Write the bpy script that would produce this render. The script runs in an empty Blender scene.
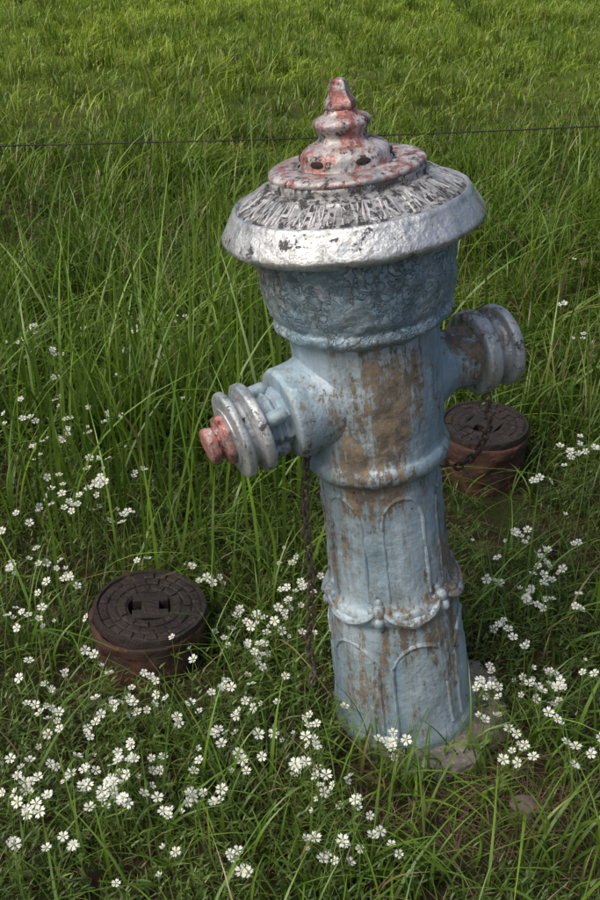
import bpy, math, random
import numpy as np
from mathutils import Vector, Matrix, noise
random.seed(7); rng=np.random.default_rng(11)
sc=bpy.context.scene
try:
    sc.view_settings.view_transform='Standard'; sc.view_settings.look='None'; sc.view_settings.exposure=0
except Exception: pass
H=1.5; TH=math.radians(31.9); CT,ST=math.cos(TH),math.sin(TH)
# ---------- camera
cd=bpy.data.cameras.new('camera'); cam=bpy.data.objects.new('camera',cd); sc.collection.objects.link(cam)
cam.location=(0,0,H); cam.rotation_euler=(math.radians(90)-TH,0,0)
cd.sensor_fit='VERTICAL'; cd.sensor_height=36; cd.sensor_width=24; cd.lens=40; cd.clip_end=1000; cd.clip_start=0.05
sc.camera=cam
def ground_pt(px,py,z=0.0):
    u=(px-300)/1000; v=(450-py)/1000
    d=(u,CT+v*ST,-ST+v*CT); t=(z-H)/d[2]
    return d[0]*t,d[1]*t
# ---------- light
w=bpy.data.worlds.new('World'); sc.world=w; w.use_nodes=True
nt=w.node_tree; bg=nt.nodes['Background']; sky=nt.nodes.new('ShaderNodeTexSky'); sky.sky_type='NISHITA'; sky.sun_disc=False
SE=math.radians(54); SR=math.atan2(-.62,-.42)
sky.sun_elevation=SE; sky.sun_rotation=SR; sky.dust_density=6.0; sky.air_density=1.0
nt.links.new(sky.outputs[0],bg.inputs[0]); bg.inputs[1].default_value=0.15
ld=bpy.data.lights.new('sun','SUN'); sun=bpy.data.objects.new('sun',ld); sc.collection.objects.link(sun)
ld.energy=2.0; ld.angle=math.radians(36); ld.color=(1,.95,.87)
sd=Vector((math.sin(SR)*math.cos(SE),math.cos(SR)*math.cos(SE),math.sin(SE)))
sun.rotation_euler=sd.to_track_quat('Z','Y').to_euler(); sun.location=sd*10
# ---------- node helpers
class NT:
    def __init__(s,name):
        s.m=bpy.data.materials.new(name); s.m.use_nodes=True; s.t=s.m.node_tree; s.b=s.t.nodes['Principled BSDF']
        s.out=s.t.nodes['Material Output']
    def n(s,t,**k):
        x=s.t.nodes.new(t)
        for a,b in k.items(): setattr(x,a,b)
        return x
    def l(s,a,b): s.t.links.new(a,b)
    def coord(s,scale=(1,1,1),loc=(0,0,0)):
        c=s.n('ShaderNodeTexCoord'); m=s.n('ShaderNodeMapping'); m.inputs['Scale'].default_value=scale; m.inputs['Location'].default_value=loc
        s.l(c.outputs['Object'],m.inputs[0]); return m.outputs[0]
    def noise(s,co,scale,detail=6,rough=.6):
        x=s.n('ShaderNodeTexNoise'); x.inputs['Scale'].default_value=scale; x.inputs['Detail'].default_value=detail; x.inputs['Roughness'].default_value=rough
        s.l(co,x.inputs['Vector']); return x.outputs[0]
    def ramp(s,v,a,b):
        x=s.n('ShaderNodeMapRange'); x.inputs[1].default_value=a; x.inputs[2].default_value=b; x.interpolation_type='SMOOTHSTEP'
        s.l(v,x.inputs[0]); return x.outputs[0]
    def mix(s,f,a,b):
        x=s.n('ShaderNodeMix',data_type='RGBA')
        if isinstance(f,(int,float)): x.inputs[0].default_value=f
        else: s.l(f,x.inputs[0])
        for i,c in ((6,a),(7,b)):
            if isinstance(c,tuple): x.inputs[i].default_value=(*c,1)
            else: s.l(c,x.inputs[i])
        return x.outputs[2]
    def math(s,op,a,b=0.5):
        x=s.n('ShaderNodeMath',operation=op)
        for i,c in ((0,a),(1,b)):
            if isinstance(c,(int,float)): x.inputs[i].default_value=c
            else: s.l(c,x.inputs[i])
        return x.outputs[0]
    def bump(s,h,strength,dist,prev=None):
        x=s.n('ShaderNodeBump'); x.inputs['Strength'].default_value=strength; x.inputs['Distance'].default_value=dist
        s.l(h,x.inputs['Height'])
        if prev is not None: s.l(prev,x.inputs['Normal'])
        return x.outputs[0]

def mat_paint(name,c1,c2,dirt=.5,black=.3,red=0.,flake=.3,metal=.35,rough=.42,lump=.5,crackle=0.,bscale=48,seed=0.,grime=0.):
    N=NT(name); co=N.coord((1,1,1),(seed,0,0)); cs=N.coord((1,1,.22)); cs2=N.coord((1,1,.10),(3,1,2))
    base=N.mix(N.ramp(N.noise(cs,11),.38,.62),c1,c2)
    fl=N.ramp(N.noise(co,38,8,.7),.66-.14*flake,.72-.14*flake)
    base=N.mix(N.math('MULTIPLY',fl,.7),base,(.60,.64,.66))
    st=N.ramp(N.noise(cs2,42,5,.7),.50,.64); base=N.mix(N.math('MULTIPLY',st,.45),base,(.15,.20,.23))
    rr=N.b.inputs['Roughness']
    dm=None
    if dirt>0:
        d1=N.noise(N.coord((1,1,.13),(.5,0,0)),44,10,.80); d2=N.noise(N.coord((1,1,.55),(.37,5,1.3)),6.5,3)
        d3=N.noise(N.coord((1,1,.9),(2,2,2)),80,5,.7)
        s_=N.math('ADD',d1,N.math('MULTIPLY',N.math('SUBTRACT',d2,.5),.85)); s_=N.math('ADD',s_,N.math('MULTIPLY',N.math('SUBTRACT',d3,.5),.45))
        th=.74-.28*dirt; dm=N.ramp(s_,th,th+.06)
        film=N.ramp(s_,th-.14,th+.02)
        dc=N.mix(N.ramp(N.noise(co,34,6,.7),.4,.62),(.080,.050,.024),(.22,.155,.078))
        base=N.mix(N.math('MULTIPLY',film,.33),base,(.20,.18,.12))
        base=N.mix(N.math('MULTIPLY',dm,.84),base,dc)
    if grime>0:
        gm=N.ramp(N.noise(N.coord((1,1,1),(11,3,5)),12,10,.75),.62-.2*grime,.80-.2*grime)
        base=N.mix(N.math('MULTIPLY',gm,.7),base,(.10,.095,.085))
    if red>0:
        rm=N.ramp(N.noise(N.coord((1,1,1),(7,2,1)),34,10,.8),.62-.25*red,.68-.22*red)
        rc=N.mix(N.ramp(N.noise(co,50),.35,.65),(.20,.045,.035),(.40,.15,.13))
        rc=N.mix(N.ramp(N.noise(co,90,6,.7),.54,.64),rc,(.42,.33,.31))
        base=N.mix(N.math('MULTIPLY',rm,.9),base,rc)
    if black>0:
        bm=N.ramp(N.noise(N.coord((1,1,1),(1+seed,9,4)),bscale,10,.8),.67-.2*black,.71-.18*black)
        base=N.mix(N.math('MULTIPLY',bm,.93),base,(.022,.019,.017))
        mt=N.math('MULTIPLY',N.math('SUBTRACT',1,bm),metal)
    else: mt=None; bm=None
    N.l(base,N.b.inputs['Base Color'])
    nd=N.math('SUBTRACT',1,dm) if dm is not None else 1.0
    mm=N.math('MULTIPLY',mt if mt is not None else metal,nd); N.l(mm,N.b.inputs['Metallic'])
    r0=N.math('ADD',N.math('MULTIPLY',N.noise(co,22,6),.45),rough-.22)
    if dm is not None: r0=N.math('ADD',r0,N.math('MULTIPLY',dm,.3))
    if bm is not None: r0=N.math('ADD',r0,N.math('MULTIPLY',bm,.25))
    N.l(r0,rr)
    b=N.bump(N.noise(co,16,4),lump,.010)
    b=N.bump(N.noise(co,85,7,.7),.7,.0035,b)
    if crackle>0:
        v=N.n('ShaderNodeTexVoronoi',feature='DISTANCE_TO_EDGE'); v.inputs['Scale'].default_value=46
        wn=N.n('ShaderNodeTexNoise'); wn.inputs['Scale'].default_value=28; wn.inputs['Detail'].default_value=5
        N.l(co,wn.inputs['Vector']); vm=N.n('ShaderNodeMix',data_type='VECTOR'); vm.inputs[0].default_value=.12
        N.l(co,vm.inputs[4]); N.l(wn.outputs[1],vm.inputs[5]); N.l(vm.outputs[1],v.inputs['Vector'])
        msk=N.ramp(N.noise(N.coord((1,1,1),(4,4,4)),13,3),.34,.52)
        e=N.ramp(v.outputs[0],0,.10)
        e=N.math('MAXIMUM',e,N.math('SUBTRACT',1,msk))
        b=N.bump(e,crackle,.0042,b)
        b=N.bump(N.noise(co,38,3,.5),.8,.008,b)
    if bm is not None: b=N.bump(N.math('SUBTRACT',1,bm),.8,.0022,b)
    if dm is not None: b=N.bump(N.math('SUBTRACT',1,dm),.5,.0012,b)
    N.l(b,N.b.inputs['Normal']); return N.m
M_body=mat_paint('blue_grey_paint',(.24,.345,.42),(.38,.47,.53),dirt=.74,black=.22,flake=.4,lump=.6,metal=.25,rough=.54)
M_bowl=mat_paint('blistered_paint',(.22,.32,.39),(.35,.44,.49),dirt=.42,black=.26,flake=.6,lump=.9,crackle=1.0,metal=.35,rough=.44)
M_cap=mat_paint('cast_letter_paint',(.30,.30,.30),(.48,.48,.48),dirt=0,black=.84,flake=.25,metal=.4,rough=.55,lump=.35,bscale=60,grime=.8)
M_let=mat_paint('worn_letter_paint',(.45,.45,.45),(.62,.62,.62),dirt=0,black=.54,flake=.3,metal=.5,rough=.42,lump=.5,bscale=75,seed=3,grime=.3)
M_rim=mat_paint('silver_rim_paint',(.46,.48,.49),(.64,.65,.66),dirt=0.26,black=.46,flake=.5,metal=.75,rough=.36,lump=.8,grime=.5,bscale=34)
M_fin=mat_paint('red_silver_paint',(.38,.36,.35),(.58,.56,.55),dirt=0,black=.60,red=.62,flake=.3,metal=.4,rough=.46,lump=.6,bscale=42,grime=.5)
M_redknob=mat_paint('worn_red_paint',(.36,.25,.23),(.34,.12,.10),dirt=.3,black=.58,red=.62,flake=.3,metal=.2,rough=.52,grime=.7)
M_outcap=mat_paint('outlet_silver_paint',(.40,.44,.46),(.56,.58,.59),dirt=.46,black=.52,red=.16,flake=.4,metal=.55,rough=.42,grime=.45)
def mat_rust(name,a,b,c,rough=.75,metal=.1):
    N=NT(name); co=N.coord()
    base=N.mix(N.ramp(N.noise(co,14,8,.7),.35,.65),a,b); base=N.mix(N.ramp(N.noise(co,60,8,.7),.56,.68),base,c)
    N.l(base,N.b.inputs['Base Color']); N.b.inputs['Roughness'].default_value=rough; N.b.inputs['Metallic'].default_value=metal
    bb=N.bump(N.noise(co,30,8,.7),.9,.010); bb=N.bump(N.noise(co,160,6,.7),.7,.003,bb); N.l(bb,N.b.inputs['Normal']); return N.m
M_rust=mat_rust('rusty_iron',(.085,.028,.016),(.032,.019,.015),(.15,.065,.035),.8,0)
M_lid=mat_rust('dark_cast_iron',(.020,.017,.015),(.044,.031,.025),(.10,.07,.052),.5,.35)
M_chain=mat_rust('chain_iron',(.06,.04,.03),(.11,.085,.07),(.16,.08,.05),.6,.4)
M_conc=mat_rust('concrete',(.30,.28,.25),(.14,.12,.10),(.42,.40,.37),.9,0)
M_stone=mat_rust('field_stone',(.14,.11,.09),(.2,.16,.13),(.1,.08,.06),.85,0)
M_wood=mat_rust('weathered_wood',(.16,.13,.10),(.22,.19,.15),(.1,.08,.06),.9,0)
def mat_leaf(name,trans=.35,gl=.035):
    N=NT(name); N.t.nodes.remove(N.b); a=N.n('ShaderNodeAttribute'); a.attribute_name='Col'
    d=N.n('ShaderNodeBsdfDiffuse'); N.l(a.outputs['Color'],d.inputs[0])
    tr=N.n('ShaderNodeBsdfTranslucent'); N.l(a.outputs['Color'],tr.inputs[0])
    ms=N.n('ShaderNodeMixShader'); ms.inputs[0].default_value=trans
    N.l(d.outputs[0],ms.inputs[1]); N.l(tr.outputs[0],ms.inputs[2])
    g=N.n('ShaderNodeBsdfGlossy'); g.inputs['Roughness'].default_value=.42; g.inputs[0].default_value=(.9,1,.85,1)
    m2=N.n('ShaderNodeMixShader'); m2.inputs[0].default_value=gl
    N.l(ms.outputs[0],m2.inputs[1]); N.l(g.outputs[0],m2.inputs[2]); N.l(m2.outputs[0],N.out.inputs[0]); return N.m
M_leaf=mat_leaf('grass_blades'); M_petal=mat_leaf('petals',.3,.02)
# ---------- mesh helpers
def mk(name,verts,faces,mat,parent=None,smooth=True,sharp=35):
    me=bpy.data.meshes.new(name); me.from_pydata([tuple(v) for v in verts],[],faces); me.update()
    me.materials.append(mat)
    if smooth:
        me.polygons.foreach_set('use_smooth',[True]*len(me.polygons))
        me.set_sharp_from_angle(angle=math.radians(sharp))
    o=bpy.data.objects.new(name,me); sc.collection.objects.link(o)
    if parent: o.parent=parent
    return o
def chaikin(p,it=2):
    p=[tuple(q) for q in p]
    for _ in range(it):
        q=[p[0]]
        for a,b in zip(p[:-1],p[1:]):
            q.append((a[0]*.75+b[0]*.25,a[1]*.75+b[1]*.25)); q.append((a[0]*.25+b[0]*.75,a[1]*.25+b[1]*.75))
        q.append(p[-1]); p=q
    return p
def densify(p,step):
    o=[p[0]]
    for a,b in zip(p[:-1],p[1:]):
        L=math.hypot(b[0]-a[0],b[1]-a[1])
        if L<1e-6: continue
        n=max(1,int(L/step))
        for i in range(1,n+1): o.append((a[0]+(b[0]-a[0])*i/n,a[1]+(b[1]-a[1])*i/n))
    return o
def lathe_data(prof,seg=96,it=2,step=.006,poly=None,amp=.0,fr=20,mtx=None):
    p=densify(chaikin(prof,it),step); V=[];F=[]
    for r,z in p:
        for j in range(seg):
            th=2*math.pi*j/seg; rr=r
            if poly:
                k=math.pi/poly; a=(th+k)%(2*k)-k; rr=r*math.cos(k)/math.cos(a)*1.06
            v=Vector((rr*math.sin(th),-rr*math.cos(th),z))
            if amp and r>1e-4:
                nn=noise.fractal(v*fr,1.0,2.0,4); v=v+Vector((v.x,v.y,0)).normalized()*nn*amp
            if mtx: v=mtx@v
            V.append(v)
    for i in range(len(p)-1):
        for j in range(seg):
            a=i*seg+j; b=i*seg+(j+1)%seg; F.append((a,b,b+seg,a+seg))
    return V,F
def lathe(name,prof,mat,parent=None,sharp=35,**k):
    V,F=lathe_data(prof,**k); return mk(name,V,F,mat,parent,sharp=sharp)
TUBE_UP=Vector((0,0,1))
def tube_data(pts,rad,seg=8,closed=False):
    V=[];F=[];n=len(pts); pts=[Vector(p) for p in pts]
    for i,p in enumerate(pts):
        if closed: t=(pts[(i+1)%n]-pts[i-1])
        else: t=pts[min(i+1,n-1)]-pts[max(i-1,0)]
        t.normalize(); up=Vector((0,0,1)) if abs(t.z)<.9 else Vector((0,1,0))
        if closed and n<40: up=TUBE_UP
        a=t.cross(up).normalized(); b=t.cross(a)
        r=rad[i] if isinstance(rad,(list,tuple)) else rad
        for j in range(seg):
            q=2*math.pi*j/seg; V.append(p+a*math.cos(q)*r+b*math.sin(q)*r)
    for i in range(n if closed else n-1):
        for j in range(seg):
            A=i*seg+j;B=i*seg+(j+1)%seg;C=((i+1)%n)*seg; F.append((A,B,C+(j+1)%seg,C+j))
    return V,F
def merge(parts):
    V=[];F=[]
    for v,f in parts:
        o=len(V); V+=list(v); F+=[tuple(i+o for i in q) for q in f]
    return V,F
# ---------- HYDRANT
BX,BY=.211,1.435
AX=Vector((-math.tan(math.radians(7.5)),math.tan(math.radians(3.5)),1)).normalized()
rotm=Vector((0,0,1)).rotation_difference(AX).to_matrix().to_4x4()
HM=Matrix.Translation((BX,BY,0))@rotm
hyd=bpy.data.objects.new('fire_hydrant',None); sc.collection.objects.link(hyd); hyd.matrix_world=HM
prof_low=[(.139,-.05),(.141,.0),(.142,.022),(.139,.032),(.133,.046),(.130,.10),(.127,.19),(.123,.265),(.119,.292),(.124,.299),(.127,.311),(.124,.323),(.117,.329),(.111,.345),(.108,.41),(.106,.48),(.105,.555),(.107,.574),(.118,.583),(.125,.591),(.126,.603),(.122,.613),(.116,.618),(.118,.65),(.121,.68),(.122,.73),(.121,.78),(.122,.835)]
lathe('column',prof_low,M_body,hyd,seg=128,amp=.0026,fr=18)
prof_bowl=[(.119,.825),(.130,.835),(.141,.840),(.146,.848),(.144,.857),(.141,.862),(.147,.872),(.152,.89),(.156,.92),(.158,.95),(.159,.968),(.158,.978),(.12,.982)]
lathe('bowl',prof_bowl,M_bowl,hyd,seg=160,amp=.005,fr=30,step=.004)
# rim: crisp lower lip, flat outer band, stepped upper edge
prof_rim=[(.12,.979),(.150,.977),(.166,.977),(.180,.979),(.190,.982),(.199,.987),(.2025,.990),(.204,.995),(.2035,.999),(.197,1.011),(.189,1.024),(.186,1.028),(.184,1.0335),(.180,1.0375),(.1765,1.038),(.174,1.034),(.171,1.032)]
lathe('cap_rim',prof_rim,M_rim,hyd,seg=144,amp=.0022,fr=24,it=1,step=.004,sharp=50)
K_=lambda P:[(r*1.015,1.04+(s-1.04)*.885) for r,s in P]
prof_top=[(.1735,1.028),(.1725,1.0345),(.169,1.0385),(.145,1.054),(.124,1.068),(.121,1.068),(.119,1.066),(.118,1.070),(.118,1.078),(.115,1.083),(.10,1.087),(.072,1.093)]
lathe('cap_top',K_(prof_top),M_cap,hyd,seg=128,amp=.001,fr=30)
prof_fin=[(.074,1.088),(.070,1.092),(.068,1.098),(.067,1.110),(.062,1.119),(.048,1.127),(.038,1.132),(.034,1.140),(.037,1.148),(.043,1.156),(.042,1.164),(.032,1.170),(.024,1.174),(.021,1.180)]
lathe('cap_hub',K_([(.117,1.0815),(.1185,1.086),(.116,1.091),(.108,1.094),(.085,1.096),(.080,1.095),(.078,1.091),(.074,1.091)]),M_fin,hyd,seg=96,amp=.0012,it=1)
lathe('cap_finial',K_(prof_fin),M_fin,hyd,seg=64,step=.004,amp=.0018,fr=40,it=1)
lathe('operating_nut',K_([(.020,1.176),(.024,1.182),(.0235,1.190),(.017,1.20),(.0145,1.208),(.013,1.220),(.009,1.227),(.0,1.228)]),M_fin,hyd,seg=40,step=.003,poly=5,amp=.001,fr=60)
parts=[]
for k in range(6):
    a=2*math.pi*k/6+.35
    m=Matrix.Translation((.0665*math.sin(a),-.0665*math.cos(a),1.098))@Matrix.Rotation(a,4,'Z')@Matrix.Rotation(math.radians(90),4,'X')@Matrix.Diagonal((1.5,.7,1,1))
    parts.append(lathe_data([(.0075,-.006),(.0075,.0028),(.006,.0036),(0,.0036)],seg=16,it=0,step=1,mtx=m))
V,F=merge(parts); mk('hub_slot_shade',V,F,M_lid,hyd)  # solid discs, the shade of the slot holes put into their dark colour
def text_ring(txt,r0,z0,ang,size,th0):
    cu=bpy.data.curves.new('t','FONT'); cu.body=txt; cu.size=size; cu.extrude=.0026; cu.resolution_u=2; cu.space_character=1.0; cu.offset=.0008
    o=bpy.data.objects.new('t',cu); sc.collection.objects.link(o)
    dg=bpy.context.evaluated_depsgraph_get(); me=bpy.data.meshes.new_from_object(o.evaluated_get(dg))
    V=[];w_=max(v.co.x for v in me.vertices); ca,sa=math.cos(ang),math.sin(ang)
    for v in me.vertices:
        nz=Vector((v.co.x*40,v.co.y*60,3)); th=th0+v.co.x/w_*2*math.pi*.985+noise.noise(nz)*.03; q=v.co.y+noise.noise(nz+Vector((9,1,1)))*.004
        e=v.co.z-.0006+noise.noise(Vector((v.co.x*18,v.co.y*30,7)))*.003
        r=r0-q*ca+e*sa; z=z0+q*sa+e*ca
        V.append(Vector((r*math.sin(th),-r*math.cos(th),z)))
    F=[tuple(p.vertices) for p in me.polygons]; bpy.data.objects.remove(o); return V,F
try:
    V,F=text_ring('MHNIUWERKHANUFAKTURNMHDRHNTENWEHKMIHNERHUNTMAHUFHKTUHNWERKHMHIUWHNTKH',.169,1.0385,math.atan2(.0255,.0455),.058,-2.6)
    mk('cap_lettering',V,F,M_let,hyd,smooth=False)
except Exception as e: print('text',e)
# outlets
PH=math.radians(25)
def axis_m(d,z):
    d=Vector(d).normalized(); return Matrix.Translation((0,0,z))@d.to_track_quat('Z','Y').to_matrix().to_4x4()
ML=axis_m((-math.cos(PH),-math.sin(PH),-.10),.730); MR=axis_m((math.cos(PH),math.sin(PH),0),.714)
lathe('outlet_boss',[(.098,.040),(.092,.072),(.086,.092),(.080,.108),(.077,.125),(.0775,.152),(.0775,.156),(.074,.163),(.072,.164),(.048,.165),(.02,.165)],M_body,hyd,seg=80,amp=.002,mtx=ML,it=1,sharp=50)
ML2=ML@Matrix.Translation((0,0,.010))
lathe('outlet_sleeve',[(.046,.152),(.047,.166),(.041,.169),(.041,.172),(.046,.175),(.046,.180),(.041,.183),(.041,.19),(.043,.21)],M_body,hyd,seg=48,poly=8,it=1,step=.003,mtx=ML2)
lathe('outlet_cap',[(.03,.198),(.066,.199),(.073,.200),(.0755,.203),(.0755,.213),(.073,.216),(.066,.217),(.060,.221),(.056,.222),(.054,.230),(.058,.233),(.069,.2335),(.0725,.236),(.073,.245),(.070,.248),(.050,.249),(.048,.253),(.0,.254)],M_outcap,hyd,seg=72,it=1,amp=.0016,step=.004,mtx=ML2,sharp=45)
lathe('cap_knob',[(.03,.250),(.039,.252),(.0405,.255),(.040,.263),(.035,.266),(.024,.268),(.0235,.273),(.029,.275),(.030,.287),(.025,.291),(0,.292)],M_redknob,hyd,seg=40,poly=7,it=1,step=.003,amp=.0018,mtx=ML2)
parts=[]
for k in range(4):
    a=math.pi/2*k+.5; m=ML2@Matrix.Rotation(a,4,'Z')@Matrix.Translation((.05,0,.180))
    parts.append(lathe_data([(0,-.017),(.010,-.017),(.0125,-.012),(.0125,.012),(.010,.017),(0,.017)],seg=16,it=1,mtx=m))
V,F=merge(parts); mk('outlet_lugs',V,F,M_body,hyd)
lathe('outlet_boss_2',[(.095,.045),(.086,.080),(.075,.100),(.064,.116),(.056,.135),(.053,.160),(.053,.183),(.056,.192),(.062,.203)],M_body,hyd,seg=80,amp=.002,mtx=MR)
lathe('outlet_cap_2',[(.045,.190),(.066,.191),(.0725,.194),(.0745,.198),(.0745,.214),(.0725,.218),(.066,.220),(.059,.226),(.056,.230),(.056,.242),(.060,.245),(.069,.246),(.0725,.249),(.073,.259),(.070,.264),(.04,.266),(0,.266)],M_outcap,hyd,seg=72,it=1,amp=.0018,step=.004,mtx=MR,sharp=45)
# relief ornament on lower column
pl=densify(chaikin(prof_low,2),.006)
def surf(th,s,off=0):
    r=np.interp(s,[q[1] for q in pl],[q[0] for q in pl])+off
    return Vector((r*math.sin(th),-r*math.cos(th),s))
parts=[]
NP=6
for k in range(NP):
    a0=2*math.pi*k/NP+.28; hw=math.pi/NP*.80
    pts=[surf(a0-hw,.05+.14*t/8,-.001) for t in range(9)]+[surf(a0-hw*math.cos(math.pi*t/12),.19+.06*math.sin(math.pi*t/12),-.001) for t in range(1,12)]+[surf(a0+hw,.19-.14*t/8,-.001) for t in range(9)]
    parts.append(tube_data(pts,.0045))
    pts=[surf(a0-hw*.85,.345+.15*t/14,-.0012) for t in range(15)]+[surf(a0-hw*.85*math.cos(math.pi*t/12),.495+.055*math.sin(math.pi*t/12),-.0012) for t in range(1,12)]+[surf(a0+hw*.85,.495-.15*t/14,-.0012) for t in range(15)]
    parts.append(tube_data(pts,.004))
    aw=math.pi/NP
    pts=[surf(a0-aw+2*aw*t/20,.333-.030*math.sin(math.pi*t/20),-.001) for t in range(21)]
    parts.append(tube_data(pts,[.004+.0055*math.sin(math.pi*t/20) for t in range(21)]))
    for (ds,da,rr) in ((0,0,.013),(.016,0,.008),(-.018,0,.010),(0,.12,.008),(0,-.12,.008),(-.034,0,.007)):
        c=surf(a0-aw+da,.328+ds,-.003); m=Matrix.Translation(c)@Matrix.Diagonal((1,1,1.25,1))
        parts.append(lathe_data([(rr*math.cos(u),rr*math.sin(u)) for u in np.linspace(-math.pi/2,math.pi/2,9)],seg=14,it=0,step=1,mtx=m))
    # small leaf boss in the middle of each swag
    c=surf(a0,.303,-.004); m=Matrix.Translation(c)@Matrix.Rotation(a0,4,'Z')@Matrix.Diagonal((1.9,1,1,1))
    parts.append(lathe_data([(.013*math.cos(u),.013*math.sin(u)) for u in np.linspace(-math.pi/2,math.pi/2,9)],seg=16,it=0,step=1,mtx=m))
V,F=merge(parts); V=[v+Vector((v.x,v.y,0)).normalized()*(noise.noise(v*30)*.0026+noise.noise(v*90)*.0012) for v in V]; mk('relief_ornament',V,F,M_body,hyd)
# chains
def chain(name,pts,parent,pitch=.0165,rw=.0023,wd=.0062):
    global TUBE_UP
    pts=[Vector(p) for p in pts]; L=[0]
    for a,b in zip(pts[:-1],pts[1:]): L.append(L[-1]+(b-a).length)
    n=int(L[-1]/pitch); parts=[]
    def at(s): return Vector([np.interp(s,L,[p[i] for p in pts]) for i in range(3)])
    for k in range(n):
        p=at((k+.5)*pitch); t=(at(min((k+1)*pitch,L[-1]))-at(k*pitch)).normalized()
        q=t.to_track_quat('Z','Y').to_matrix().to_4x4()@Matrix.Rotation(math.pi/2*(k%2)+.4+random.uniform(-.25,.25),4,'Z')
        m=Matrix.Translation(p)@q; loop=[]
        for j in range(20):
            u=2*math.pi*j/20; x=wd*math.cos(u); z=(pitch*.5-.0015)*math.sin(u)+(.0035 if math.sin(u)>0 else -.0035)*min(1,abs(math.sin(u))*3)
            loop.append((x,0,z))
        TUBE_UP=Vector((0,1,0))
        v,f=tube_data(loop,rw,6,True); parts.append(([m@x for x in v],f))
    V,F=merge(parts); o=mk(name,V,F,M_chain,parent); return o
HI=HM.inverted()
cw=[(.014,1.405,.625),(.008,1.385,.595),(.010,1.385,.50),(.018,1.38,.40),(.020,1.375,.30),(.016,1.37,.22),(.026,1.365,.17),(.020,1.35,.13)]
chain('chain',[HI@Vector(p) for p in cw],hyd)
cw=[(.325,1.52,.668),(.335,1.52,.60),(.32,1.54,.53),(.29,1.56,.49),(.255,1.57,.50),(.235,1.56,.56)]
chain('chain_2',[HI@Vector(p) for p in cw],hyd)
lathe('chain_hook',[(.0,-.014),(.012,-.011),(.016,0),(.012,.011),(0,.014)],M_body,hyd,seg=20,it=1,mtx=Matrix.Translation(HI@Vector((.018,1.408,.628))))
# concrete footing
V,F=lathe_data([(.172,-.05),(.170,.008),(.158,.030),(.138,.034),(.10,.034)],seg=96,it=1,step=.006)
V=[v+Vector((v.x,v.y,.4*abs(v.z))).normalized()*noise.fractal(v*16,1,2,5)*.030 for v in V]
o=mk('concrete_footing',V,F,M_conc); o.location=(BX+.032,BY-.016,-.004)
# ---------- ground valve boxes
def valve(name,loc,r,h,tilt,rot):
    e=bpy.data.objects.new(name,None); sc.collection.objects.link(e); e.location=loc; e.rotation_euler=(0,0,rot)
    lathe('casing',[(r*.97,-.05),(r*.985,h*.5),(r,h*.72),(r*1.02,h*.76),(r*1.03,h*.93),(r*1.01,h*.97),(r*.95,h*.97),(r*.93,h*.93),(r*.93,h*.7),(r*.5,h*.7)],M_rust,e,seg=96,it=1,amp=.006,fr=25,step=.005)
    mt=Matrix.Translation((0.004,0,h))@Matrix.Rotation(tilt,4,'Y')
    parts=[lathe_data([(0,-.03),(r*.37,-.03),(r*.375,.007),(r*.39,.010),(r*.90,.010),(r*.915,.015),(r*.97,.015),(r*.985,.010),(r*.985,-.008),(r*.9,-.012)],seg=72,it=0,step=.01,amp=.002,fr=30,mtx=mt)]
    for ri,(a,b,n) in enumerate(((.42,.56,12),(.58,.72,18),(.74,.885,24))):
        for k in range(n):
            t0=2*math.pi*(k+.05+ri*.3+random.uniform(-.05,.05))/n; t1=2*math.pi*(k+.95+ri*.3+random.uniform(-.05,.05))/n; z0,z1=.009,.0135+random.uniform(-.0025,.001)
            vv=[]
            for (zz,ins) in ((z0,0),(z1-.0015,0.004),(z1,.025)):
                for (rr,tt) in ((a+ins,t0+ins*.6),(a+ins,(t0+t1)/2),(a+ins,t1-ins*.6),(b-ins,t1-ins*.6),(b-ins,(t0+t1)/2),(b-ins,t0+ins*.6)):
                    vv.append(mt@Vector((rr*r*math.sin(tt),-rr*r*math.cos(tt),zz)))
            ff=[(6*l+i,6*l+(i+1)%6,6*l+6+(i+1)%6,6*l+6+i) for l in (0,1) for i in range(6)]+[(12,13,14,15,16,17)]
            parts.append((vv,ff))
    def box(x0,x1_,y0,y1_,z0,z1):
        vv=[mt@Vector((x,y,z)) for z in (z0,z1) for (x,y) in ((x0,y0),(x1_,y0),(x1_,y1_),(x0,y1_))]
        parts.append((vv,[(0,1,5,4),(1,2,6,5),(2,3,7,6),(3,0,4,7),(4,5,6,7)]))
    bw=r*.15
    box(-bw,bw,-r*.115,r*.115,-.01,.0112)
    box(-r*.31,r*.31,-r*.33,-r*.11,-.01,.0118); box(-r*.31,r*.31,r*.11,r*.33,-.01,.0118)
    V,F=merge(parts); mk('lid',V,F,M_lid,e,sharp=30)
    return e
x1,y1=ground_pt(148,606,.125); valve('valve_box_cover',(x1,y1,0),.119,.115,math.radians(3.5),.12)
x2,y2=ground_pt(484,424,.15); valve('valve_box_cover',(x2,y2,0),.118,.14,math.radians(-1),.9)
# ---------- fence
def ray(px,py,y):
    u=(px-300)/1000; v=(450-py)/1000; d=(u,CT+v*ST,-ST+v*CT); t=y/d[1]; return Vector((d[0]*t,y,H+d[2]*t))
A=ray(0,147,4.1); B=ray(600,127,4.5); D=(B-A)/(B.x-A.x)
fe=bpy.data.objects.new('wire_fence',None); sc.collection.objects.link(fe)
P0=A+D*(-3.2-A.x); P1=A+D*(3.4-A.x)
pts=[P0.lerp(P1,t/60)+Vector((0,0,-.05*math.sin(math.pi*t/60)+.045+.002*noise.noise(Vector((t*1.3,0,0))))) for t in range(61)]
V,F=tube_data(pts,.0033,6); mk('wire',V,F,M_lid,fe)
for i,P in enumerate((P0,P1)):
    V,F=lathe_data([(.04,-.1),(.04,.0),(.037,.75),(.03,.78),(0,.785)],seg=20,it=1,amp=.003,step=.05); o=mk('post_%d'%(i+1),V,F,M_wood,fe); o.location=(P.x,P.y,0)
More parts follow.
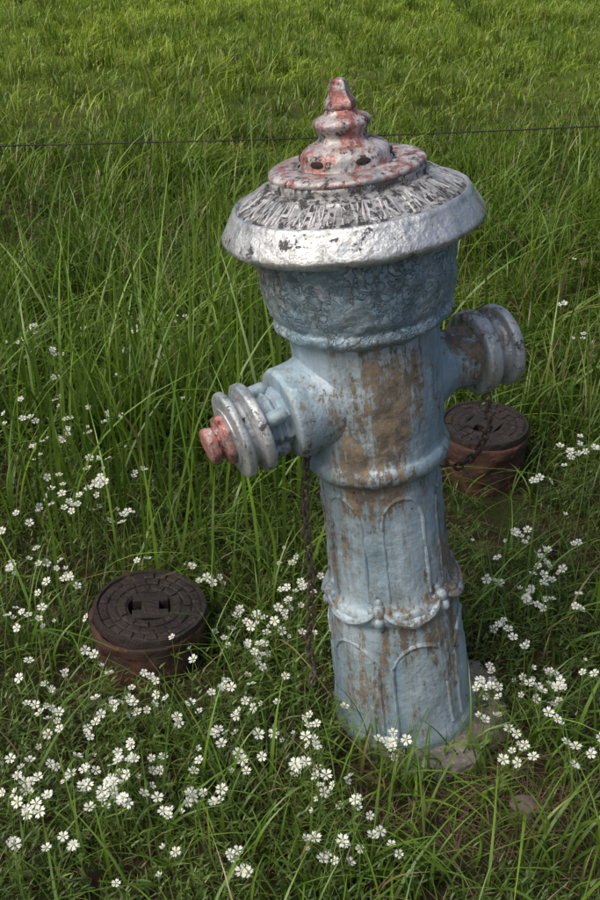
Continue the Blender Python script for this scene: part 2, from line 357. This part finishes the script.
# ---------- ground
def vnoise(seed):
    g=np.random.default_rng(seed).random((128,128))
    def f(x,y,s):
        x=np.asarray(x)*s+40; y=np.asarray(y)*s+20; xi=np.floor(x).astype(int);yi=np.floor(y).astype(int); fx=x-xi;fy=y-yi
        fx=fx*fx*(3-2*fx);fy=fy*fy*(3-2*fy); G=lambda a,b:g[a%128,b%128]
        return (G(xi,yi)*(1-fx)+G(xi+1,yi)*fx)*(1-fy)+(G(xi,yi+1)*(1-fx)+G(xi+1,yi+1)*fx)*fy
    return f
n1,n2,n3=vnoise(1),vnoise(2),vnoise(3)
def gz(x,y):
    x=np.asarray(x,float); y=np.asarray(y,float)
    return (n1(x,y,4)-.5)*.022+(n2(x,y,11)-.5)*.012+(n3(x,y,.35)-.5)*.14*np.clip((np.hypot(x,y-1.5)-2.2)/4,0,1)
n=260; q=np.linspace(-1,1,n); q=np.sinh(q*5.2)/math.sinh(5.2)
gx,gy=np.meshgrid(q*260,q*260+2.0); gzz=gz(gx,gy)-.004
V=np.stack([gx,gy,gzz],-1).reshape(-1,3)
I=np.arange(n*n).reshape(n,n); F=np.stack([I[:-1,:-1],I[:-1,1:],I[1:,1:],I[1:,:-1]],-1).reshape(-1,4)
def mk_np(name,V,F,mat,col=None,smooth=True):
    me=bpy.data.meshes.new(name); nv=len(V); nf=len(F)
    me.vertices.add(nv); me.vertices.foreach_set('co',np.ascontiguousarray(V,dtype=np.float32).ravel())
    me.loops.add(nf*4); me.loops.foreach_set('vertex_index',np.ascontiguousarray(F,dtype=np.int32).ravel())
    me.polygons.add(nf); me.polygons.foreach_set('loop_start',np.arange(nf,dtype=np.int32)*4)
    try: me.polygons.foreach_set('loop_total',np.full(nf,4,dtype=np.int32))
    except Exception: pass
    me.update(calc_edges=True)
    if smooth: me.polygons.foreach_set('use_smooth',np.ones(nf,dtype=bool))
    me.materials.append(mat)
    if col is not None:
        a=me.color_attributes.new('Col','FLOAT_COLOR','POINT'); c=np.ones((nv,4),np.float32); c[:,:3]=col; a.data.foreach_set('color',c.ravel())
    o=bpy.data.objects.new(name,me); sc.collection.objects.link(o); return o
N=NT('soil_and_grass'); co=N.coord()
soil=N.mix(N.ramp(N.noise(co,9,8,.7),.4,.65),(.035,.025,.016),(.075,.052,.030))
soil=N.mix(N.ramp(N.noise(co,4,6),.45,.6),soil,(.030,.040,.012))
green=N.mix(N.ramp(N.noise(co,1.2,8,.7),.35,.65),(.06,.11,.014),(.12,.17,.022))
sx=N.n('ShaderNodeSeparateXYZ'); N.l(co,sx.inputs[0])
N.l(N.mix(N.ramp(sx.outputs[1],4.5,9),soil,green),N.b.inputs['Base Color']); N.b.inputs['Roughness'].default_value=.95
N.b.inputs['Specular IOR Level'].default_value=.1
N.l(N.bump(N.noise(co,60,8,.7),.9,.012),N.b.inputs['Normal'])
mk_np('ground',V,F,N.m)
# ---------- vegetation generators
def blades(x,y,z0,h,wd,az,bend,lean,col,K=4,tipdark=1.15,rootdark=.45,face=None):
    N_=len(x); t=np.linspace(0,1,K+1)[None,:]
    dx=np.cos(az)[:,None];dy=np.sin(az)[:,None]
    s=h[:,None]*(lean[:,None]*t+bend[:,None]*t**2.2)
    zz=h[:,None]*(t-.45*np.abs(bend[:,None])*t**2.6)
    cx=x[:,None]+dx*s; cy=y[:,None]+dy*s; cz=z0[:,None]+zz
    fa=(az+math.pi/2+rng.normal(0,.5,N_))[:,None] if face is None else face[:,None]
    wx=np.cos(fa);wy=np.sin(fa)
    ww=wd[:,None]*.5*np.clip(1.05-t**1.8,0.04,1)*(.6+.4*np.clip(t*4,0,1))
    L=np.stack([cx-wx*ww,cy-wy*ww,cz],-1);R=np.stack([cx+wx*ww,cy+wy*ww,cz+ww*.3],-1)
    V=np.stack([L,R],2).reshape(-1,3)
    b=(np.arange(N_)*(K+1)*2)[:,None]; k=np.arange(K)[None,:]*2
    F=np.stack([b+k,b+k+1,b+k+3,b+k+2],-1).reshape(-1,4)
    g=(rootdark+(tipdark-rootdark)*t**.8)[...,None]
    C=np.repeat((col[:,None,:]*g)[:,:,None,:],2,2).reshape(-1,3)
    return V,F,C
class Acc:
    def __init__(s): s.V=[];s.F=[];s.C=[];s.n=0
    def add(s,V,F,C): s.V.append(V);s.F.append(F+s.n);s.C.append(C);s.n+=len(V)
    def make(s,name,mat): return mk_np(name,np.concatenate(s.V),np.concatenate(s.F),mat,np.concatenate(s.C))
def clear(x,y,m=0.0):
    k=np.hypot(x-BX,y-BY)>.150+m
    k&=np.hypot(x-x1,y-y1)>.122+m; k&=np.hypot(x-x2,y-y2)>.120+m
    # grass thinned on the camera side so the valve boxes stay visible
    k&=~((np.hypot(x-x1*.93,y-y1*.93)<.115)&(rng.random(len(x))<.6))
    k&=~((np.hypot((x-x2*.93),(y-y2*.90))<.16)&(rng.random(len(x))<.72)); return k
def scatter(n,y0,y1,margin=.45,slope=.36,pw=1.0):
    y=y0+(y1-y0)*rng.random(n)**pw; hw=slope*y+margin
    x=(rng.random(n)*2-1); keep=rng.random(n)<hw/hw.max(); x=x*hw
    x,y=x[keep],y[keep]; k=clear(x,y); return x[k],y[k]
def cols(n,a,b,t=None,var=.14):
    a=np.array(a);b=np.array(b); t=rng.random(n) if t is None else np.clip(t,0,1)
    c=a[None]*(1-t[:,None])+b[None]*t[:,None]; return c*(1+rng.normal(0,var,n))[:,None].clip(.6,1.5)
G=Acc(); U=lambda n,a,b: a+(b-a)*rng.random(n)
def add_grass(acc,x,y,h,wd,ca,cb,bend=(.1,.6),K=4,t=None,dry=.04,root=.45,wind=None):
    n=len(x); c=cols(n,ca,cb,t); d=rng.random(n)<dry; c[d]=cols(d.sum(),(.20,.16,.07),(.28,.23,.11))
    az=U(n,0,2*math.pi) if wind is None else rng.normal(wind,1.2,n)
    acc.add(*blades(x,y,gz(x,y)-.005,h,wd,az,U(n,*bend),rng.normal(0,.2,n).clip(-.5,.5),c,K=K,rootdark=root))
def tufts(nt_,y0,y1,per,spread,ha,hb,wa,wb,ca,cb,K=4,**kw):
    cx,cy=scatter(nt_,y0,y1,.5,.36); m=len(cx); sc_=U(m,.5,1.2)
    cx=np.repeat(cx,per);cy=np.repeat(cy,per);s=np.repeat(sc_,per); tc_=np.repeat(rng.random(m),per); n_=len(cx)
    x=cx+rng.normal(0,spread,n_)*s; y=cy+rng.normal(0,spread,n_)*s; k=clear(x,y); x,y,s,tc_=x[k],y[k],s[k],tc_[k]
    add_grass(G,x,y,U(len(x),ha,hb)*s,U(len(x),wa,wb),ca,cb,K=K,t=tc_,**kw)
# pasture beyond the fence
x,y=scatter(95000,5.0,15,.8,.36,.8); pt=n3(x,y,1.1); pq=n2(x,y,3.5); tt=pt*.9+pq*.5-.2+.25*np.clip((y-8)/5,0,1)
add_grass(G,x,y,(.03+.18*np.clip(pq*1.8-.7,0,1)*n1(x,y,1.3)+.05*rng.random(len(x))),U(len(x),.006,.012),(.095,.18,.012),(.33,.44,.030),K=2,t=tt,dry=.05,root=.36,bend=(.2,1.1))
tufts(900,4.9,13,20,.045,.12,.30,.005,.010,(.07,.14,.010),(.30,.42,.030),K=3,bend=(.1,.9),dry=.06,root=.3)
# tall strip by the fence
x,y=scatter(44000,2.35,5.9,.5,.36); m=n1(x,y,1.6); tt=(m*.5+n2(x,y,5)*.5-.2+(y-2.4)/8)
k=rng.random(len(x))<.30+.9*np.clip(n2(x,y,6)*1.5-.3,0,1); x,y,m,tt=x[k],y[k],m[k],tt[k]
hh=(.07+.32*m*n2(x,y,6)*1.4)*U(len(x),.5,1.2)*(1-.35*np.clip((y-4.4)/1.2,0,1))
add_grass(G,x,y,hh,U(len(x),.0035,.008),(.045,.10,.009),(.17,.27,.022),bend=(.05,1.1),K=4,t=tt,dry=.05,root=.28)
tufts(380,2.4,5.6,18,.035,.18,.42,.004,.009,(.06,.12,.010),(.20,.31,.028),K=5,bend=(.1,1.0),dry=.06,root=.3)
x,y=scatter(22000,2.35,5.9,.5,.36)
add_grass(G,x,y,U(len(x),.03,.10),U(len(x),.003,.007),(.045,.09,.009),(.12,.19,.02),bend=(.3,1.2),K=3,dry=.14,root=.4)
# low turf of the foreground
x,y=scatter(42000,.55,3.0,.45,.36)
k=(rng.random(len(x))<.25+.75*np.clip(n2(x,y,5)*1.6-.3,0,1)); bare=np.hypot((x-.36)/.30,(y-1.20)/.15)<1; k&=~(bare&(rng.random(len(x))<.8)); x,y=x[k],y[k]
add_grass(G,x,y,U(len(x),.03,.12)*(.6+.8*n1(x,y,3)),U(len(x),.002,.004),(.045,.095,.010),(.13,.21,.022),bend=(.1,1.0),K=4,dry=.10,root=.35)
# medium loose blades
x,y=scatter(7500,.6,3.2,.45,.36); k=rng.random(len(x))<(.12+.8*(n3(x,y,2.2)>.5)+.3*(y>2)); x,y=x[k],y[k]
add_grass(G,x,y,U(len(x),.10,.26),U(len(x),.003,.0065),(.06,.13,.013),(.15,.25,.026),bend=(.2,1.2),K=6,dry=.05)
# tall broad blades left of the hydrant
x=rng.normal(-.42,.34,420); y=rng.normal(2.35,.32,420).clip(1.75,3.2); k=clear(x,y,.02)&(x<.05); x,y=x[k],y[k]
add_grass(G,x,y,U(len(x),.30,.80),U(len(x),.006,.011),(.08,.16,.015),(.18,.29,.032),bend=(.05,.7),K=9,dry=.02,root=.55)
x=U(300,-1.5,1.6); y=U(300,2.2,4.2); k=clear(x,y,.02); x,y=x[k],y[k]
add_grass(G,x,y,U(len(x),.35,.70),U(len(x),.005,.010),(.08,.16,.015),(.18,.29,.032),bend=(.05,.8),K=9,dry=.04,root=.55)
for (px,py,nn,ha,hb) in ((228,560,14,.2,.42),(215,800,22,.12,.3),(395,775,70,.05,.15),(455,785,40,.06,.15),(500,830,35,.06,.18),(350,750,45,.06,.16),(560,760,30,.1,.3),(590,860,40,.1,.26),(490,640,26,.12,.30),(500,535,14,.15,.32),(555,620,20,.15,.36),(100,870,30,.06,.2),(300,880,40,.05,.16),(400,880,60,.05,.2),(20,650,20,.1,.3),(585,420,20,.2,.5),(250,500,16,.25,.5)):
    cx,cy=ground_pt(px,py); x=rng.normal(cx,.06,nn);y=rng.normal(cy,.045,nn);k=clear(x,y);x,y=x[k],y[k]
    add_grass(G,x,y,U(len(x),ha,hb),U(len(x),.004,.008),(.07,.15,.015),(.17,.28,.03),bend=(.2,1.1),K=8,dry=.05,root=.5)
G.make('grass',M_leaf)
# straw / dead thatch lying on the soil
S=Acc(); x,y=scatter(9000,.6,3.2,.4,.36); xb=rng.normal(.34,.14,700);yb=rng.normal(1.2,.08,700); k=clear(xb,yb); x=np.concatenate([x,xb[k]]);y=np.concatenate([y,yb[k]]); n_=len(x)
V,F,C=blades(x,y,gz(x,y)+.003,U(n_,.02,.07),U(n_,.0015,.003),U(n_,0,6.28),U(n_,.4,1.0),U(n_,.6,1.2),cols(n_,(.10,.07,.035),(.26,.20,.11)),K=3,rootdark=.8,tipdark=1.0)
V[:,2]=gz(V[:,0],V[:,1])+.004+(V[:,2]-gz(V[:,0],V[:,1]))*.25
S.add(V,F,C); S.make('dry_thatch',M_leaf)
# tall seeding grass stalks
T=Acc()
def stalk(px,py,ptx,pty,hd=.12,w_=.0022):
    bx,by=ground_pt(px,py); top=ray(ptx,pty,by+.05)
    P=np.array([bx,by,0]);Q=np.array(top); k=9
    t=np.linspace(0,1,k); c=P+(Q-P)*t[:,None]; c[:,0]+=.03*np.sin(t*3)*.6
    L=c.copy();R=c.copy(); L[:,0]-=w_/2;R[:,0]+=w_/2; V=np.stack([L,R],1).reshape(-1,3)
    F=np.array([[2*i,2*i+1,2*i+3,2*i+2] for i in range(k-1)]); T.add(V,F,np.tile(np.array([.20,.24,.07]),(len(V),1)))
    n_=46; s=1-hd*rng.random(n_); b=P+(Q-P)*s[:,None]; b[:,0]+=.03*np.sin(s*3)*.6
    T.add(*blades(b[:,0],b[:,1],b[:,2],U(n_,.012,.022),U(n_,.002,.0035),U(n_,0,6.28),U(n_,.1,.5),U(n_,.1,.4),cols(n_,(.28,.26,.12),(.38,.34,.18)),K=2,rootdark=.9))
for a in ((205,470,197,45,.16),(165,440,146,160,.15),(480,300,484,35,.1),(395,300,437,205,.12),(60,400,98,175,.12),(330,330,352,70,.1),(20,330,30,205,.12),(560,330,545,205,.1),(570,560,590,345,.1),(545,420,582,262,.05),(110,330,120,210,.1),(255,300,268,120,.1),(530,260,520,140,.1)): stalk(*a)
T.make('seeding_grass_stalks',M_leaf)
# ---------- low leafy ground cover (chickweed-like foliage)
W=Acc(); x,y=scatter(15000,.55,3.1,.45,.36); k=rng.random(len(x))<.25+.75*(n1(x,y,4)>.33)
bare=np.hypot((x-.36)/.32,(y-1.20)/.15)<1; k&=~bare; x,y=x[k],y[k]
ht=U(len(x),.02,.10)*(.5+.9*n3(x,y,3)); az=U(len(x),0,6.28)
lnx=rng.normal(0,.35,len(x)); tt=np.clip(n2(x,y,6)*.8+rng.normal(.1,.2,len(x)),0,1)
for k in range(9):
    f=(k+.6)/9; a=az+k*2.2; n_=len(x)
    xx=x+np.cos(az)*lnx*ht*f; yy=y+np.sin(az)*lnx*ht*f; zz=gz(x,y)+ht*f
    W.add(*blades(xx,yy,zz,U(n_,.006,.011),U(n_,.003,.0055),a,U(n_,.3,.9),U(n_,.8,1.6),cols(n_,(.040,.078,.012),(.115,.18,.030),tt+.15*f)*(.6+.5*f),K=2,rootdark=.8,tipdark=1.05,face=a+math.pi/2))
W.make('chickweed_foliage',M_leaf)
# ---------- white flowers
clus=[(30,345,15,5),(60,370,22,8),(20,430,22,10),(60,450,25,12),(75,495,18,9),(40,500,20,5),(105,420,25,6),(40,575,20,8),(30,610,22,9),(80,620,18,5),(50,695,18,10),(60,740,28,15),(90,780,22,12),(30,795,22,6),(130,770,22,12),(110,720,28,10),(165,700,18,13),(197,658,16,10),(250,700,22,10),(245,742,15,6),(190,785,16,8),(175,815,10,3),(228,862,9,4),(160,857,6,2),(320,848,10,7),(290,745,13,13),(285,600,20,20),(295,555,4,3),(270,632,18,11),(250,655,16,7),(375,812,12,5),(345,792,9,5),(382,850,5,2),(350,697,4,2),(392,742,9,6),(325,772,7,3),(205,575,9,5),(145,500,28,6),(115,380,28,8),(155,340,22,6),(485,682,12,10),(470,657,7,3),(540,550,22,11),(520,590,18,9),(505,625,10,6),(550,600,22,8),(560,660,18,9),(545,700,18,9),(530,740,16,8),(590,740,16,7),(570,590,18,6),(500,540,16,5),(555,460,18,9),(590,440,9,5),(580,320,14,4),(580,265,3,1),(495,715,6,3),(70,850,8,3),(10,850,8,3),(115,885,4,1),(10,335,10,3),(20,780,10,5),(120,800,10,6),(250,780,8,2),(200,545,14,3),(160,580,10,3),(100,560,30,8),(20,540,20,6),(120,650,12,3)]
fx=[];fy=[];fz=[]
for (px,py,s,c) in clus:
    c_=int(c*1.4+.5)
    # flowers sit in little sprays of 2-4 heads
    while c_>0:
        g=min(c_,random.choice((1,2,3,4))); c_-=g
        z0=random.uniform(.06,.15)+(.09 if py<520 else 0); a0,b0=ground_pt(random.gauss(px,s*1.25),random.gauss(py,s*1.05),z0)
        for _ in range(g):
            a=a0+random.gauss(0,.014);b=b0+random.gauss(0,.014);z=z0+random.uniform(-.012,.012)
            if math.hypot(a-BX,b-BY)<.13 : continue
            if math.hypot(a-x1,b-y1)<.125 or math.hypot(a-x2,b-y2)<.125: continue
            fx.append(a);fy.append(b);fz.append(z)
fx,fy,fz=map(np.array,(fx,fy,fz)); nf=len(fx)
tv=[];tf=[];tc=[]
for p in range(5):
    for sgn in (-1,1):
        a=2*math.pi*p/5
        def P(r,da,z): return (r*math.cos(a+da*sgn),r*math.sin(a+da*sgn),z)
        b=len(tv); tv+= [P(.10,0,0),P(.74,.0,.10),P(1.0,.19,.12),P(.72,.48,.06)]; tf.append((b,b+1,b+2,b+3)); tc+= [(.62,.66,.48)]+[(.86,.87,.85)]*3
b=len(tv)
for i in range(6): tv.append((.16*math.cos(i*math.pi/3),.16*math.sin(i*math.pi/3),.12)); tc.append((.50,.52,.16))
tf+=[(b,b+1,b+2,b+3),(b,b+3,b+4,b+5)]
tv=np.array(tv);tf=np.array(tf);tc=np.array(tc)
Fl=Acc()
for i in range(nf):
    s=random.uniform(.0078,.0122); tl=random.gauss(.4,.35); ta=random.gauss(-1.8,1.3)
    ax=Vector((-math.sin(ta),math.cos(ta),0)); R=np.array(Matrix.Rotation(tl,3,ax)@Matrix.Rotation(random.uniform(0,6),3,'Z'))
    cup=random.choice((1,1,2,2.5,5)); t=tv.copy(); t[:,2]*=cup
    if cup>4: t[:,:2]*=.55
    Fl.add((t*s)@R.T+np.array([fx[i],fy[i],fz[i]]),tf,tc)
az=U(nf,0,6.28); off=U(nf,.0,.05); bx=fx+np.cos(az)*off; by=fy+np.sin(az)*off; K=5
t=np.linspace(0,1,K+1)[None,:,None]; P=np.stack([bx,by,gz(bx,by)],-1)[:,None];Q=np.stack([fx,fy,fz],-1)[:,None]
c=P+(Q-P)*t; c[...,:2]=P[...,:2]+(Q-P)[...,:2]*(t[...,0:1]**2)
wv=np.array([.0007,0,0]); V=np.stack([c-wv,c+wv],2).reshape(-1,3); b=(np.arange(nf)*(K+1)*2)[:,None]; k=np.arange(K)[None,:]*2
F=np.stack([b+k,b+k+1,b+k+3,b+k+2],-1).reshape(-1,4); Fl.add(V,F,np.tile(np.array([.12,.18,.04]),(len(V),1)))
for lf in range(6):
    q=rng.random(nf)*.85; r=c[np.arange(nf),(q*K).astype(int)]; a=U(nf,0,6.28)
    Fl.add(*blades(r[:,0],r[:,1],r[:,2],U(nf,.010,.018),U(nf,.003,.005),a,U(nf,.3,.8),U(nf,.6,1.4),cols(nf,(.07,.12,.022),(.15,.22,.045)),K=2,rootdark=.9,face=a+math.pi/2))
Fl.make('white_wildflowers',M_petal)
# ---------- stone
bpy.ops.mesh.primitive_ico_sphere_add(subdivisions=4,radius=.022); o=bpy.context.object; o.name='stone'
for v in o.data.vertices: v.co=Vector((v.co.x*1.2,v.co.y,v.co.z*.7))*(1+.35*noise.noise(v.co*45))
gxx,gyy=ground_pt(525,806,.01); o.location=(gxx,gyy,.008); o.data.materials.append(M_stone)
print('flowers',nf)
